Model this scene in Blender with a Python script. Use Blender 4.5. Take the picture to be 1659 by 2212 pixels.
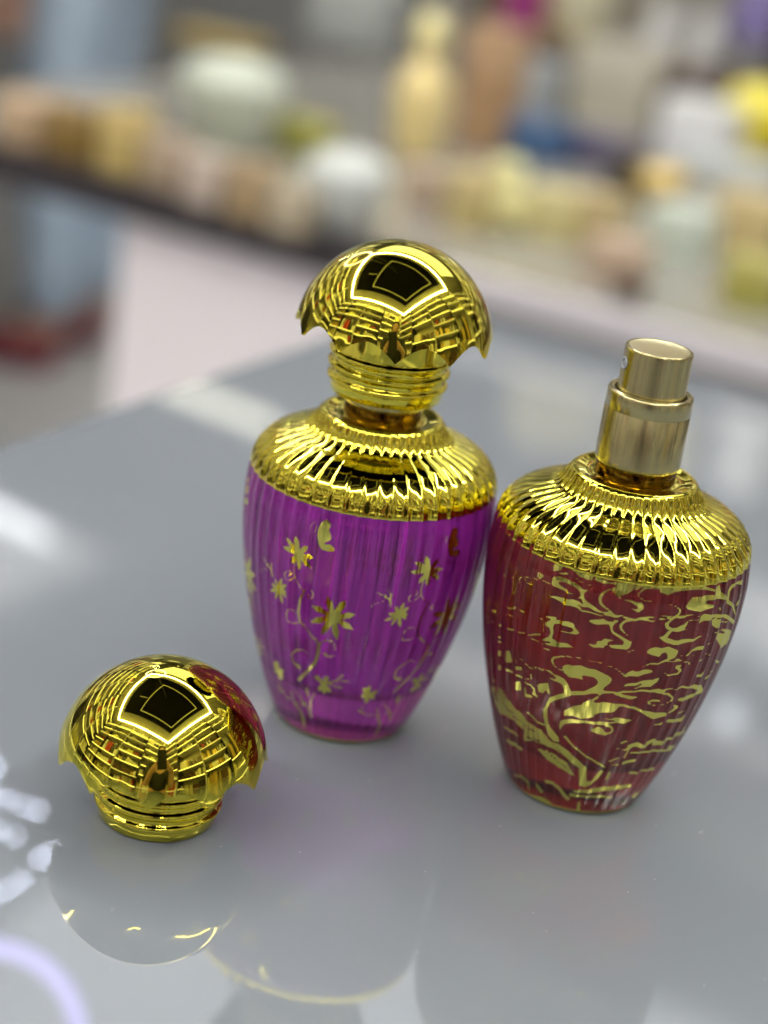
import bpy, bmesh, math, random
import numpy as np
from mathutils import Vector, Matrix
for o in list(bpy.data.objects): bpy.data.objects.remove(o)
SC = bpy.context.scene
COL = SC.collection
rnd = random.Random(7)
PI = math.pi

# ------------------------------------------------------------------ camera
CAM_H, PITCH, ROLL, FPX = 0.233634, 0.3776, 0.1457, 3763.26   # metres, radians, focal length for a 2212 px high picture
cd = bpy.data.cameras.new('camera'); cam = bpy.data.objects.new('camera', cd); COL.objects.link(cam)
cp, sp, cr_, sr_ = math.cos(PITCH), math.sin(PITCH), math.cos(ROLL), math.sin(ROLL)
r0 = Vector((1, 0, 0)); u0 = Vector((0, sp, cp)); fw = Vector((0, cp, -sp))
right = r0*cr_ + u0*sr_; up = u0*cr_ - r0*sr_
M = Matrix.Identity(4)
for i in range(3):
    M[i][0] = right[i]; M[i][1] = up[i]; M[i][2] = -fw[i]
M.translation = Vector((0, 0, CAM_H))
cam.matrix_world = M
cd.sensor_fit = 'VERTICAL'; cd.sensor_height = 36.0; cd.sensor_width = 27.0
cd.lens = FPX/2212*36.0
cd.clip_start = 0.02; cd.clip_end = 60
cd.dof.use_dof = True; cd.dof.focus_distance = 0.424; cd.dof.aperture_fstop = cd.lens/12.6
SC.camera = cam

# ------------------------------------------------------------------ world and exposure
w = bpy.data.worlds.new('World'); SC.world = w; w.use_nodes = True
bg = w.node_tree.nodes['Background']; bg.inputs[0].default_value = (0.78, 0.86, 1.0, 1); bg.inputs[1].default_value = 0.30
vs = SC.view_settings
vs.view_transform = 'Standard'; vs.look = 'None'; vs.exposure = 0.28; vs.gamma = 1.0; vs.use_curve_mapping = False
cy = SC.cycles
cy.use_denoising = True; cy.max_bounces = 16; cy.glossy_bounces = 10; cy.transmission_bounces = 12
cy.transparent_max_bounces = 12; cy.sample_clamp_indirect = 6.0; cy.caustics_reflective = False; cy.caustics_refractive = True
cy.blur_glossy = 0.05

# ------------------------------------------------------------------ helpers
def mat(name, col=(.5, .5, .5), rough=.5, metal=0., **k):
    m = bpy.data.materials.new(name); m.use_nodes = True
    b = m.node_tree.nodes['Principled BSDF']
    b.inputs['Base Color'].default_value = (*col, 1); b.inputs['Roughness'].default_value = rough; b.inputs['Metallic'].default_value = metal
    for kk, v in k.items():
        n = kk.replace('_', ' ')
        b.inputs[n].default_value = v
    return m
def nn(m, t, **k):
    n = m.node_tree.nodes.new(t)
    for a, v in k.items(): setattr(n, a, v)
    return n
def noisy(m, scale=8., amt=.15, detail=4., rough_amt=0., stretch=(1, 1, 1)):
    """small procedural variation of base colour (and roughness)"""
    nt = m.node_tree; b = nt.nodes['Principled BSDF']
    tc = nn(m, 'ShaderNodeTexCoord'); mp = nn(m, 'ShaderNodeMapping'); mp.inputs['Scale'].default_value = stretch
    nz = nn(m, 'ShaderNodeTexNoise'); nz.inputs['Scale'].default_value = scale; nz.inputs['Detail'].default_value = detail
    nt.links.new(tc.outputs['Object'], mp.inputs[0]); nt.links.new(mp.outputs[0], nz.inputs['Vector'])
    c = list(b.inputs['Base Color'].default_value)[:3]
    mx = nn(m, 'ShaderNodeMix'); mx.data_type = 'RGBA'
    mx.inputs[6].default_value = (*[x*(1-amt) for x in c], 1); mx.inputs[7].default_value = (*[min(1, x*(1+amt)) for x in c], 1)
    nt.links.new(nz.outputs[0], mx.inputs[0]); nt.links.new(mx.outputs[2], b.inputs['Base Color'])
    if rough_amt:
        mr = nn(m, 'ShaderNodeMapRange'); r = b.inputs['Roughness'].default_value
        mr.inputs[3].default_value = max(0, r-rough_amt); mr.inputs[4].default_value = r+rough_amt
        nt.links.new(nz.outputs[0], mr.inputs[0]); nt.links.new(mr.outputs[0], b.inputs['Roughness'])
    return m
def emis(name, col, s):
    m = bpy.data.materials.new(name); m.use_nodes = True
    b = m.node_tree.nodes['Principled BSDF']
    b.inputs['Base Color'].default_value = (.8, .8, .8, 1)
    b.inputs['Emission Color'].default_value = (*col, 1); b.inputs['Emission Strength'].default_value = s
    return m
def mesh_obj(name, verts, faces, m, parent=None, smooth=True):
    me = bpy.data.meshes.new(name)
    me.from_pydata([tuple(v) for v in verts], [], faces); me.update()
    o = bpy.data.objects.new(name, me); COL.objects.link(o)
    me.materials.append(m)
    if smooth: me.polygons.foreach_set('use_smooth', [True]*len(me.polygons))
    if parent: o.parent = parent
    return o
def bm_obj(name, bm, m, parent=None, smooth=False):
    me = bpy.data.meshes.new(name); bm.to_mesh(me); bm.free()
    o = bpy.data.objects.new(name, me); COL.objects.link(o); me.materials.append(m)
    if smooth: me.polygons.foreach_set('use_smooth', [True]*len(me.polygons))
    if parent: o.parent = parent
    return o
def tag(o, label=None, cat=None, group=None, kind=None):
    if label: o['label'] = label
    if cat: o['category'] = cat
    if group: o['group'] = group
    if kind: o['kind'] = kind
    return o
def empty(name, loc, rz=0.):
    o = bpy.data.objects.new(name, None); COL.objects.link(o); o.location = loc; o.rotation_euler = (0, 0, rz); o.empty_display_size = .01
    return o
def add_box(bm, x0, x1, y0, y1, z0, z1, bev=0.):
    b2 = bmesh.new()
    bmesh.ops.create_cube(b2, size=1.0)
    for v in b2.verts:
        v.co = Vector(((x0+x1)/2+v.co.x*(x1-x0), (y0+y1)/2+v.co.y*(y1-y0), (z0+z1)/2+v.co.z*(z1-z0)))
    if bev: bmesh.ops.bevel(b2, geom=list(b2.edges), offset=bev, segments=2, affect='EDGES', profile=.5)
    t = bpy.data.meshes.new('t'); b2.to_mesh(t); b2.free(); bm.from_mesh(t); bpy.data.meshes.remove(t)
def box(name, x0, x1, y0, y1, z0, z1, m, parent=None, bev=0.):
    bm = bmesh.new(); add_box(bm, x0, x1, y0, y1, z0, z1, bev); return bm_obj(name, bm, m, parent)
def lathe(name, prof, m, parent=None, n=96, rfun=None, close=False):
    """prof: list of (r, z). rfun(theta array, index) -> multiplicative radius"""
    prof = np.array(prof, float); k = len(prof)
    th = np.arange(n)/n*2*PI
    R = prof[:, 0][:, None]*np.ones(n)[None]
    if rfun is not None: R = rfun(th, prof, R)
    V = np.stack([R*np.cos(th), R*np.sin(th), prof[:, 1][:, None]*np.ones(n)[None]], -1).reshape(-1, 3)
    i = np.arange(k-1)[:, None]*n; j = np.arange(n)[None]; j2 = (np.arange(n)+1) % n
    F = np.stack([i+j, i+j2[None], i+n+j2[None], i+n+j], -1).reshape(-1, 4)
    return np_obj(name, V, F, m, parent)
def np_obj(name, V, F, m, parent=None, smooth=True):
    me = bpy.data.meshes.new(name)
    me.vertices.add(len(V)); me.vertices.foreach_set('co', V.astype(np.float32).ravel())
    me.loops.add(F.size); me.loops.foreach_set('vertex_index', F.astype(np.int32).ravel())
    me.polygons.add(len(F)); me.polygons.foreach_set('loop_start', (np.arange(len(F))*4).astype(np.int32))
    me.update(calc_edges=True); me.validate()
    if smooth: me.polygons.foreach_set('use_smooth', np.ones(len(F), bool))
    o = bpy.data.objects.new(name, me); COL.objects.link(o); me.materials.append(m)
    if parent: o.parent = parent
    return o
def hspline(xk, yk, x):
    xk = np.array(xk, float); yk = np.array(yk, float); m = np.gradient(yk, xk)
    i = np.clip(np.searchsorted(xk, x)-1, 0, len(xk)-2); h = xk[i+1]-xk[i]; t = (x-xk[i])/h
    return (2*t**3-3*t**2+1)*yk[i]+(t**3-2*t**2+t)*h*m[i]+(-2*t**3+3*t**2)*yk[i+1]+(t**3-t**2)*h*m[i+1]

# room axes: the shop stands turned against the camera
E1 = Vector((.8906, -.4548, 0)); E2 = Vector((.4548, .8906, 0)); RZ = math.atan2(E1.y, E1.x)
def W(p, q, z=0.): return E1*p + E2*q + Vector((0, 0, z))
def room_empty(name, p, q, z): return empty(name, W(p, q, z), RZ)

# ------------------------------------------------------------------ materials
gold = mat('gold_mirror', (.83, .735, .085), .02, 1.)
gold_ribbed = noisy(mat('gold_ribbed', (.83, .735, .085), .022, 1.), 60, .04)
gold_neck = mat('gold_neck', (.20, .105, .008), .10, 1.)
gold_brushed = mat('gold_brushed', (.50, .445, .235), .22, 1., Anisotropic=.9, Anisotropic_Rotation=.25)
gold_brushed_top = noisy(mat('gold_brushed_top', (.60, .53, .31), .33, 1.), 300, .06)
def brushed_bump(m):
    nt = m.node_tree; b = nt.nodes['Principled BSDF']; tc = nn(m, 'ShaderNodeTexCoord'); mp = nn(m, 'ShaderNodeMapping')
    mp.inputs['Scale'].default_value = (900, 900, 60)
    nz = nn(m, 'ShaderNodeTexNoise'); nz.inputs['Scale'].default_value = 3; nz.inputs['Detail'].default_value = 3
    bp = nn(m, 'ShaderNodeBump'); bp.inputs['Strength'].default_value = .06; bp.inputs['Distance'].default_value = .0002
    nt.links.new(tc.outputs['Object'], mp.inputs[0]); nt.links.new(mp.outputs[0], nz.inputs['Vector']); nt.links.new(nz.outputs[0], bp.inputs['Height']); nt.links.new(bp.outputs[0], b.inputs['Normal'])
brushed_bump(gold_brushed)
tg = nn(gold_brushed, 'ShaderNodeTangent'); tg.direction_type = 'RADIAL'; tg.axis = 'Z'
gold_brushed.node_tree.links.new(tg.outputs[0], gold_brushed.node_tree.nodes['Principled BSDF'].inputs['Tangent'])

def glass_body_mat(name, tint, dif, streak_scale):
    """lacquered coloured glass with gold foil where the stored distance field is negative"""
    m = bpy.data.materials.new(name); m.use_nodes = True; nt = m.node_tree; L = nt.links.new
    b = nt.nodes['Principled BSDF']; out = nt.nodes['Material Output']
    b.inputs['Base Color'].default_value = (*tint, 1); b.inputs['Transmission Weight'].default_value = 1.
    b.inputs['Roughness'].default_value = .06; b.inputs['IOR'].default_value = 1.5
    d = nn(m, 'ShaderNodeBsdfPrincipled'); d.inputs['Roughness'].default_value = .12
    nz = nn(m, 'ShaderNodeAttribute'); nz.attribute_name = 'streak_rib_shade'
    rp = nn(m, 'ShaderNodeMapRange'); rp.inputs[1].default_value = 0.; rp.inputs[2].default_value = 1.
    L(nz.outputs['Fac'], rp.inputs[0])
    mx = nn(m, 'ShaderNodeMix'); mx.data_type = 'RGBA'
    mx.inputs[6].default_value = (*[c*.28 for c in dif], 1); mx.inputs[7].default_value = (*[min(1, c*1.7+.018) for c in dif], 1)
    L(rp.outputs[0], mx.inputs[0]); L(mx.outputs[2], d.inputs['Base Color'])
    bp = nn(m, 'ShaderNodeBump'); bp.inputs['Strength'].default_value = .3; bp.inputs['Distance'].default_value = .0002
    L(nz.outputs['Fac'], bp.inputs['Height']); L(bp.outputs[0], b.inputs['Normal']); L(bp.outputs[0], d.inputs['Normal'])
    ms = nn(m, 'ShaderNodeMixShader'); ms.inputs[0].default_value = .34
    L(b.outputs[0], ms.inputs[1]); L(d.outputs[0], ms.inputs[2])
    g = nn(m, 'ShaderNodeBsdfPrincipled'); g.inputs['Base Color'].default_value = (.80, .75, .16, 1); g.inputs['Metallic'].default_value = 1; g.inputs['Roughness'].default_value = .08
    at = nn(m, 'ShaderNodeAttribute'); at.attribute_name = 'foil'
    lt = nn(m, 'ShaderNodeMath'); lt.operation = 'LESS_THAN'; lt.inputs[1].default_value = 0.
    L(at.outputs['Fac'], lt.inputs[0])
    m2 = nn(m, 'ShaderNodeMixShader'); L(lt.outputs[0], m2.inputs[0]); L(ms.outputs[0], m2.inputs[1]); L(g.outputs[0], m2.inputs[2])
    L(m2.outputs[0], out.inputs['Surface'])
    return m
purple_glass = glass_body_mat('purple_lacquered_glass', (.74, .12, .76), (.42, .016, .41), 1500)
red_glass = glass_body_mat('red_lacquered_glass', (.60, .06, .06), (.12, .007, .012), 1500)
def liquid(name, c): return mat(name, c, .02, 0., Transmission_Weight=1., IOR=.92)
liq_p = liquid('perfume_liquid_violet', (.62, .34, .66)); liq_r = liquid('perfume_liquid_red', (.62, .26, .22))

# ================================================================== LARGE STRUCTURE: the shop
floor_m = noisy(mat('floor_tiles', (.50, .50, .49), .25), 2, .08)
def brick(m, c1, c2, scale, w_=1., h_=1.):
    nt = m.node_tree; b = nt.nodes['Principled BSDF']; t = nn(m, 'ShaderNodeTexBrick'); tc = nn(m, 'ShaderNodeTexCoord')
    t.offset = 0; t.inputs['Scale'].default_value = scale; t.inputs['Color1'].default_value = (*c1, 1); t.inputs['Color2'].default_value = (*c1, 1); t.inputs['Mortar'].default_value = (*c2, 1)
    t.inputs['Mortar Size'].default_value = .008; t.inputs['Brick Width'].default_value = w_; t.inputs['Row Height'].default_value = h_
    nt.links.new(tc.outputs['Object'], t.inputs['Vector']); nt.links.new(t.outputs['Color'], b.inputs['Base Color'])
brick(floor_m, (.78, .78, .75), (.35, .34, .33), 1.6)
white_lam = noisy(mat('white_laminate', (.62, .60, .66), .35), 3, .04)
white_wall = noisy(mat('white_wall', (.55, .55, .54), .6), 3, .05)
ceil_m = mat('ceiling_paint', (.3, .3, .28), .7); brick(ceil_m, (.30, .29, .26), (.08, .08, .08), 1.7)
black_m = noisy(mat('black_ceiling_panel', (.004, .004, .005), .6, 0., Specular_IOR_Level=.1), 4, .3)
led_m = emis('cove_led', (1., .97, .90), 82.)
led_thin = emis('thin_led', (1., .93, .75), .7)
shelf_led = emis('shelf_led', (1., .95, .85), 3.2); shelf_led_dim = emis('shelf_led_dim', (1., .96, .9), .9)
shelf_m = noisy(mat('shelf_board', (.55, .53, .50), .3), 5, .06)
shelf_back = noisy(mat('shelf_back', (.55, .52, .45), .5), 2, .15)
dark_edge = noisy(mat('dark_edge', (.03, .025, .03), .35), 5, .2)

FZ, CZ = -.90, 1.90
P0, P1, Q0, Q1 = -3.6, 1.20, -1.32, 4.4
def S(o): o['kind'] = 'structure'; return o
e = room_empty('shop_room', 0, 0, 0); e['kind'] = 'group'
def room_box(name, *a, **k):
    m = a[6]; o = box(name, *a[:6], m, None, k.get('bev', 0.)); o.location = (0, 0, 0); o.rotation_euler = (0, 0, RZ); return o
bpy.data.objects.remove(e)
S(room_box('floor', P0, P1, Q0, Q1, FZ-.1, FZ, floor_m))
S(room_box('ceiling', P0, P1, Q0, Q1, CZ, CZ+.1, ceil_m))
S(room_box('wall_right', P1, P1+.1, Q0, Q1, FZ, CZ, white_wall)); S(room_box('wall_behind', P0, P1, Q0-.1, Q0, FZ, CZ, white_wall))
S(room_box('wall_far', P0, P1, Q1, Q1+.1, FZ, CZ, white_wall)); S(room_box('wall_left', P0-.1, P0, Q0, Q1, FZ, CZ, white_wall))

# ceiling light fitting: black recessed panel, thin light frame, bright cove strips round it
cl = room_empty('ceiling_light', 0, 0, CZ); tag(cl, 'large square ceiling light with black panel and bright strip border above the counter', 'ceiling light')
box('black_panel', -1.57, .62, -.55, 1.30, -.05, -.004, black_m, cl)
def rect_strip(name, x0, x1, y0, y1, w_, z0, z1, m, par):
    for a in ((x0, x1, y0, y0+w_), (x0, x1, y1-w_, y1), (x0, x0+w_, y0+w_, y1-w_), (x1-w_, x1, y0+w_, y1-w_)):
        box(name, *a, z0, z1, m, par)
rect_strip('light_strip', -1.83, .93, -1.03, 1.56, .023, -.022, -.004, led_m, cl)
rect_strip('thin_light_strip', -.84, .48, -.33, .95, .012, -.058, -.0505, led_thin, cl)
box('panel_line', -1.2, -.9, .2, .21, -.058, -.0505, led_thin, cl)

passage_fill = room_empty('ceiling_light', -3.15, 3.5, CZ); tag(passage_fill, 'added square white fill light on the ceiling over the passage at the far left', 'ceiling light')  # added, unseen fill light that brightens the dim passage
box('fill_diffuser', -.3, .3, -.3, .3, -.03, -.004, emis('passage_fill_glow', (1., .98, .95), .9), passage_fill)
counter_fill = room_empty('ceiling_light', -.75, 2.25, CZ); tag(counter_fill, 'added wide soft white fill light on the ceiling over the far counter', 'ceiling light')  # added fill: lifts the far counter and gives the glass top its reflections
box('fill_diffuser', -1.1, 1.1, -.45, .65, -.03, -.004, emis('counter_fill_glow', (.90, .94, 1.), 1.35), counter_fill)
# shelf walls with lit boards; the goods seen only as a crowd in the gold reflections are stuff
def goods_mats():
    cols = [(.85, .80, .62), (.60, .42, .12), (.85, .85, .85), (.03, .025, .025), (.85, .82, .75), (.6, .55, .35), (.10, .05, .03), (.8, .75, .3), (.03, .03, .04), (.45, .05, .05), (.75, .72, .66)]
    return [mat('goods_%d' % i, c, .3, .4 if i in (1, 5, 7) else 0.) for i, c in enumerate(cols)]
GM = goods_mats()
def shelf_wall(label, x, y, rz, length, zs, depth=.25, led=True, goods=True, seed=1, cab_top=-.25, dim=False):
    r = random.Random(seed)
    u = empty('shelf_unit', W(x, y, 0), RZ+rz); tag(u, label, 'shelving')
    box('back_panel', 0, length, -.03, -.005, cab_top, CZ-.12, shelf_back, u)
    n = max(2, int(length/.62)); bays = []
    for i in range(n):
        a, b = i*length/n+.012, (i+1)*length/n-.012
        dz = r.choice([0, 0, .03, -.03, .06]); zz_ = [z+dz*(z > .1) for z in zs if not (r.random() < .10 and not dim)]
        bays.append((a, b, zz_))
        for z in zz_:
            box('shelf_board', a, b, -.005, depth-.01*r.random(), z-.022, z, shelf_m, u)
            if led: box('light_strip', a+.01, b-.01, depth+.002, depth+.008, z-.020, z-.011, shelf_led_dim if (dim or r.random() < .25) else shelf_led, u)
    for i in range(n+1):
        xx = i*length/n
        box('divider', max(0, xx-.011), min(length, xx+.011), 0, depth-.01, cab_top, CZ-.12, dark_edge if i % 2 else shelf_m, u)
    box('cabinet', 0, length, -.005, depth+.12, FZ, cab_top-.03, white_lam, u)
    box('cabinet_top', 0, length, -.005, depth+.14, cab_top-.028, cab_top, dark_edge, u)
    m_ = int(length/.42)
    for i in range(m_):
        for (a, b) in ((FZ+.08, FZ+.34), (FZ+.35, cab_top-.05)):
            box('drawer_front', i*length/m_+.008, (i+1)*length/m_-.008, depth+.12, depth+.135, a, b, white_lam, u)
    if goods:
        bm = bmesh.new(); idx = []
        for (a, b, zz_) in bays:
            lv = [cab_top]+list(zz_)+[CZ-.14]
            for z, zt in zip(lv[:-1], lv[1:]):
                xx = a+.005; k = r.randrange(len(GM)); w_ = r.uniform(.025, .09); h_ = r.uniform(.4, .9)
                while xx < b-.03:
                    if r.random() < .45: k = r.randrange(len(GM)); w_ = r.uniform(.02, .10); h_ = r.uniform(.3, .92)
                    w2 = min(w_, b-.004-xx); n0 = len(bm.faces); y0 = r.uniform(.02, .08)
                    add_box(bm, xx, xx+w2, y0, y0+r.uniform(.06, .13), z+.001, z+max(.03, (zt-z-.03)*h_))
                    bm.faces.ensure_lookup_table()
                    for f in bm.faces[n0:]: f.material_index = k
                    xx += w2+r.choice([.002, .003, .004, .02, .05])
        g = bm_obj('shelf_goods', bm, GM[0])
        for mm in GM[1:]: g.data.materials.append(mm)
        g.location = W(x, y, 0); g.rotation_euler = (0, 0, RZ+rz)
        tag(g, label.replace('lit wall shelving', 'crowded perfume boxes on the lit shelves'), 'perfume goods', kind='stuff')
    return u
ZS = [.0, .25, .50, .75, 1.0, 1.25, 1.5]
shelf_wall('lit wall shelving on the wall behind the photographer', -2.25, Q0+.04, 0, P1+2.25-.42, ZS, seed=3)
shelf_wall('lit wall shelving on the wall right of the photographer', P1-.04, Q0+.05, PI/2, 4.3, ZS, seed=5)
shelf_wall('lit wall shelving on the wall left of the room', -2.28, 2.15, -PI/2, 3.1, ZS, seed=9)
shelf_wall('lit wall shelving on the far wall beyond the counters', P1-.1, 3.30, PI, 2.7, [.15, .40, .72, 1.04, 1.36], seed=11, dim=True)

# ================================================================== the counter the bottles stand on
top_m = noisy(mat('glass_counter_top', (.212, .238, .274), .03, 0., IOR=1.5, Coat_Weight=.35, Coat_Roughness=.0, Coat_IOR=1.5), 9, .04, rough_amt=.025)
dc = room_empty('display_counter', 0, 0, 0); tag(dc, 'grey glass topped counter carrying the perfume bottles', 'counter')
box('glass_top', -.40, .80, -.14, .80, -.012, 0., top_m, dc, .0015)
box('cabinet', -.385, .78, -.12, .78, FZ, -.0145, white_lam, dc)

# ================================================================== bottles
MM = .001
ZK = [0, 12, 24, 36, 48, 60, 70, 78, 83.]; RK = [18.3, 22.9, 26.8, 29.9, 32.1, 33.3, 33.0, 31.0, 26.6]
def Rz(z): return hspline(ZK, RK, np.asarray(z, float))
NR, NT = 50, 1000
def rib(th):
    u = (th*NR/(2*PI)) % 1.0; u = np.abs(u-.5)*2          # 1 on the ridge, 0 in the middle of the flute
    p_, c_ = 2.7, .84                                        # wide flat flute, narrow rounded ridge
    h = u**p_; a = c_**p_; s = p_*c_**(p_-1)
    h = np.where(u > c_, a+s*(u-c_)-(s/(2*(1-c_)))*(u-c_)**2, h)
    return h/(a+s*(1-c_)/2)-.5
_g = np.random.RandomState(4); STRIA = _g.normal(size=NT); STRIA = np.convolve(np.r_[STRIA[-2:], STRIA, STRIA[:2]], [.25, .5, .25], 'same')[2:-2]*.030   # fine vertical drawing lines, mm
# full outline: base, belly, shoulder, crown, rim
zb = np.concatenate([[0, .25, .7, 1.3, 2.0], np.linspace(2.8, 76, 150)])
rb = Rz(zb); rb[0] -= 1.5; rb[1] -= .7; rb[2] -= .25; rb[3] -= .05
sh_z = [76., 78.2, 80.0, 81.4, 82.4, 83.1, 83.7, 84.3, 85.2, 86.4, 87.6, 88.5, 89.0]
sh_r = [float(Rz(76.)), 30.55, 28.7, 26.4, 24.0, 21.8, 20.2, 19.1, 18.1, 17.3, 16.7, 16.25, 15.8]
tt = np.linspace(0, 1, len(sh_z)); ti = np.linspace(0, 1, 90)
sz = hspline(tt, sh_z, ti); sr = hspline(tt, sh_r, ti)
def amp(z):                                                # rib depth along the bottle
    return np.interp(z, [0, 3, 10, 60, 72, 79, 83.5, 86, 88.3, 89.0], [0, .10, .24, .28, .34, .40, .42, .42, .25, .05])
def ribbed(scale=1.):
    def f(th, prof, R):
        return R+scale*(amp(prof[:, 1]/MM)[:, None]*MM)*rib(th)[None]
    return f

# ---- tracing helper: a pixel of the photograph (D units: 1659 x 2212) onto the bottle's own surface (angle, height)
def px_to_surface(o, x, y):
    U, V = x-829.5, y-1106.; u = cr_*U+sr_*V; v = -sr_*U+cr_*V
    X, Y = u/FPX, -v/FPX; r = np.array([X, cp+Y*sp, -sp+Y*cp])
    ts = np.linspace(.33, .52, 2400)/np.linalg.norm(r)
    P = r[None]*ts[:, None]; P[:, 2] += CAM_H
    rr = np.hypot(P[:, 0]-o[0], P[:, 1]-o[1]); z = P[:, 2]/MM
    ok = (z > 0) & (z < 83) & (rr < Rz(np.clip(z, 0, 83))*MM)
    if not ok.any(): return None
    p = P[ok.argmax()]
    return math.atan2(p[1]-o[1], p[0]-o[0]), p[2]/MM
BP1 = (-.0041565, .4336792); BP2 = (.061083, .4151161)
RM = 31.
class Foil:
    """signed distance field (mm) of gold foil shapes on the unrolled surface"""
    def __init__(s, o, tile, rep=1, off=0.):
        s.o = o; s.tile = tile; s.items = []
    def conv(s, x, y, last=None):
        x0, y0, k = s.tile
        h = px_to_surface(s.o, (x0+x/k)*1659/3024, (y0+y/k)*2212/4032)
        return h
    def stroke(s, pts, neg=False):
        q = []
        for p in pts:
            h = s.conv(p[0], p[1])
            if h: q.append((h[0], h[1], p[2]/s.tile[2]*1659/3024/8.7/2))   # 8.7 px per mm
        if len(q) == 1: q.append((q[0][0]+1e-4, q[0][1], q[0][2]))
        if q: s.items.append(('n' if neg else 's', q))
    def poly(s, pts, neg=False):
        q = [s.conv(*p) for p in pts]; q = [h for h in q if h]
        if len(q) > 2: s.items.append(('np' if neg else 'p', q))
def seg_sdf(S_, Z_, q, cyc):
    d = np.full(S_.shape, 9.)
    for (a, b) in zip(q[:-1], q[1:]):
        ax, ay, ar = a; bx, by, br = b
        dx, dy = bx-ax, by-ay; L2 = dx*dx+dy*dy+1e-9
        t = np.clip(((S_-ax)*dx+(Z_-ay)*dy)/L2, 0, 1)
        d = np.minimum(d, np.hypot(S_-ax-t*dx, Z_-ay-t*dy)-(ar+(br-ar)*t))
    return d
def poly_sdf(S_, Z_, q):
    d = np.full(S_.shape, 1e9); inside = np.zeros(S_.shape, bool); n = len(q)
    for i in range(n):
        ax, ay = q[i]; bx, by = q[(i+1) % n]; dx, dy = bx-ax, by-ay; L2 = dx*dx+dy*dy+1e-9
        t = np.clip(((S_-ax)*dx+(Z_-ay)*dy)/L2, 0, 1)
        d = np.minimum(d, np.hypot(S_-ax-t*dx, Z_-ay-t*dy))
        c = ((ay > Z_) != (by > Z_)) & (S_ < (bx-ax)*(Z_-ay)/(by-ay+1e-12)+ax)
        inside ^= c
    return np.where(inside, -d, d)
def eval_foil(foils, reps, th, z):
    """th (n), z (m) -> (m, n) field"""
    D = np.full((len(z), len(th)), 2.)
    neg = []
    for fo in foils:
        for kind, q in fo.items:
            for k in range(reps):
                a0 = 2*PI*k/reps
                cen = np.mean([p[0] for p in q])+a0
                rel = (th-cen+PI) % (2*PI)-PI
                qq = [((p[0]+a0-cen)*RM, p[1])+tuple(p[2:]) for p in q]
                xs = [p[0] for p in qq]; ys = [p[1] for p in qq]; pad = 2.6
                ci = np.where((rel*RM > min(xs)-pad) & (rel*RM < max(xs)+pad))[0]; ri = np.where((z > min(ys)-pad) & (z < max(ys)+pad))[0]
                if not len(ci) or not len(ri): continue
                Sg, Zg = np.meshgrid(rel[ci]*RM, z[ri])
                v = poly_sdf(Sg, Zg, qq) if 'p' in kind else seg_sdf(Sg, Zg, qq, 0)
                ix = np.ix_(ri, ci)
                if kind in ('s', 'p'): D[ix] = np.minimum(D[ix], v)
                else: neg.append((ix, v))
    for ix, v in neg: D[ix] = np.maximum(D[ix], -v)
    return D

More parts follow.
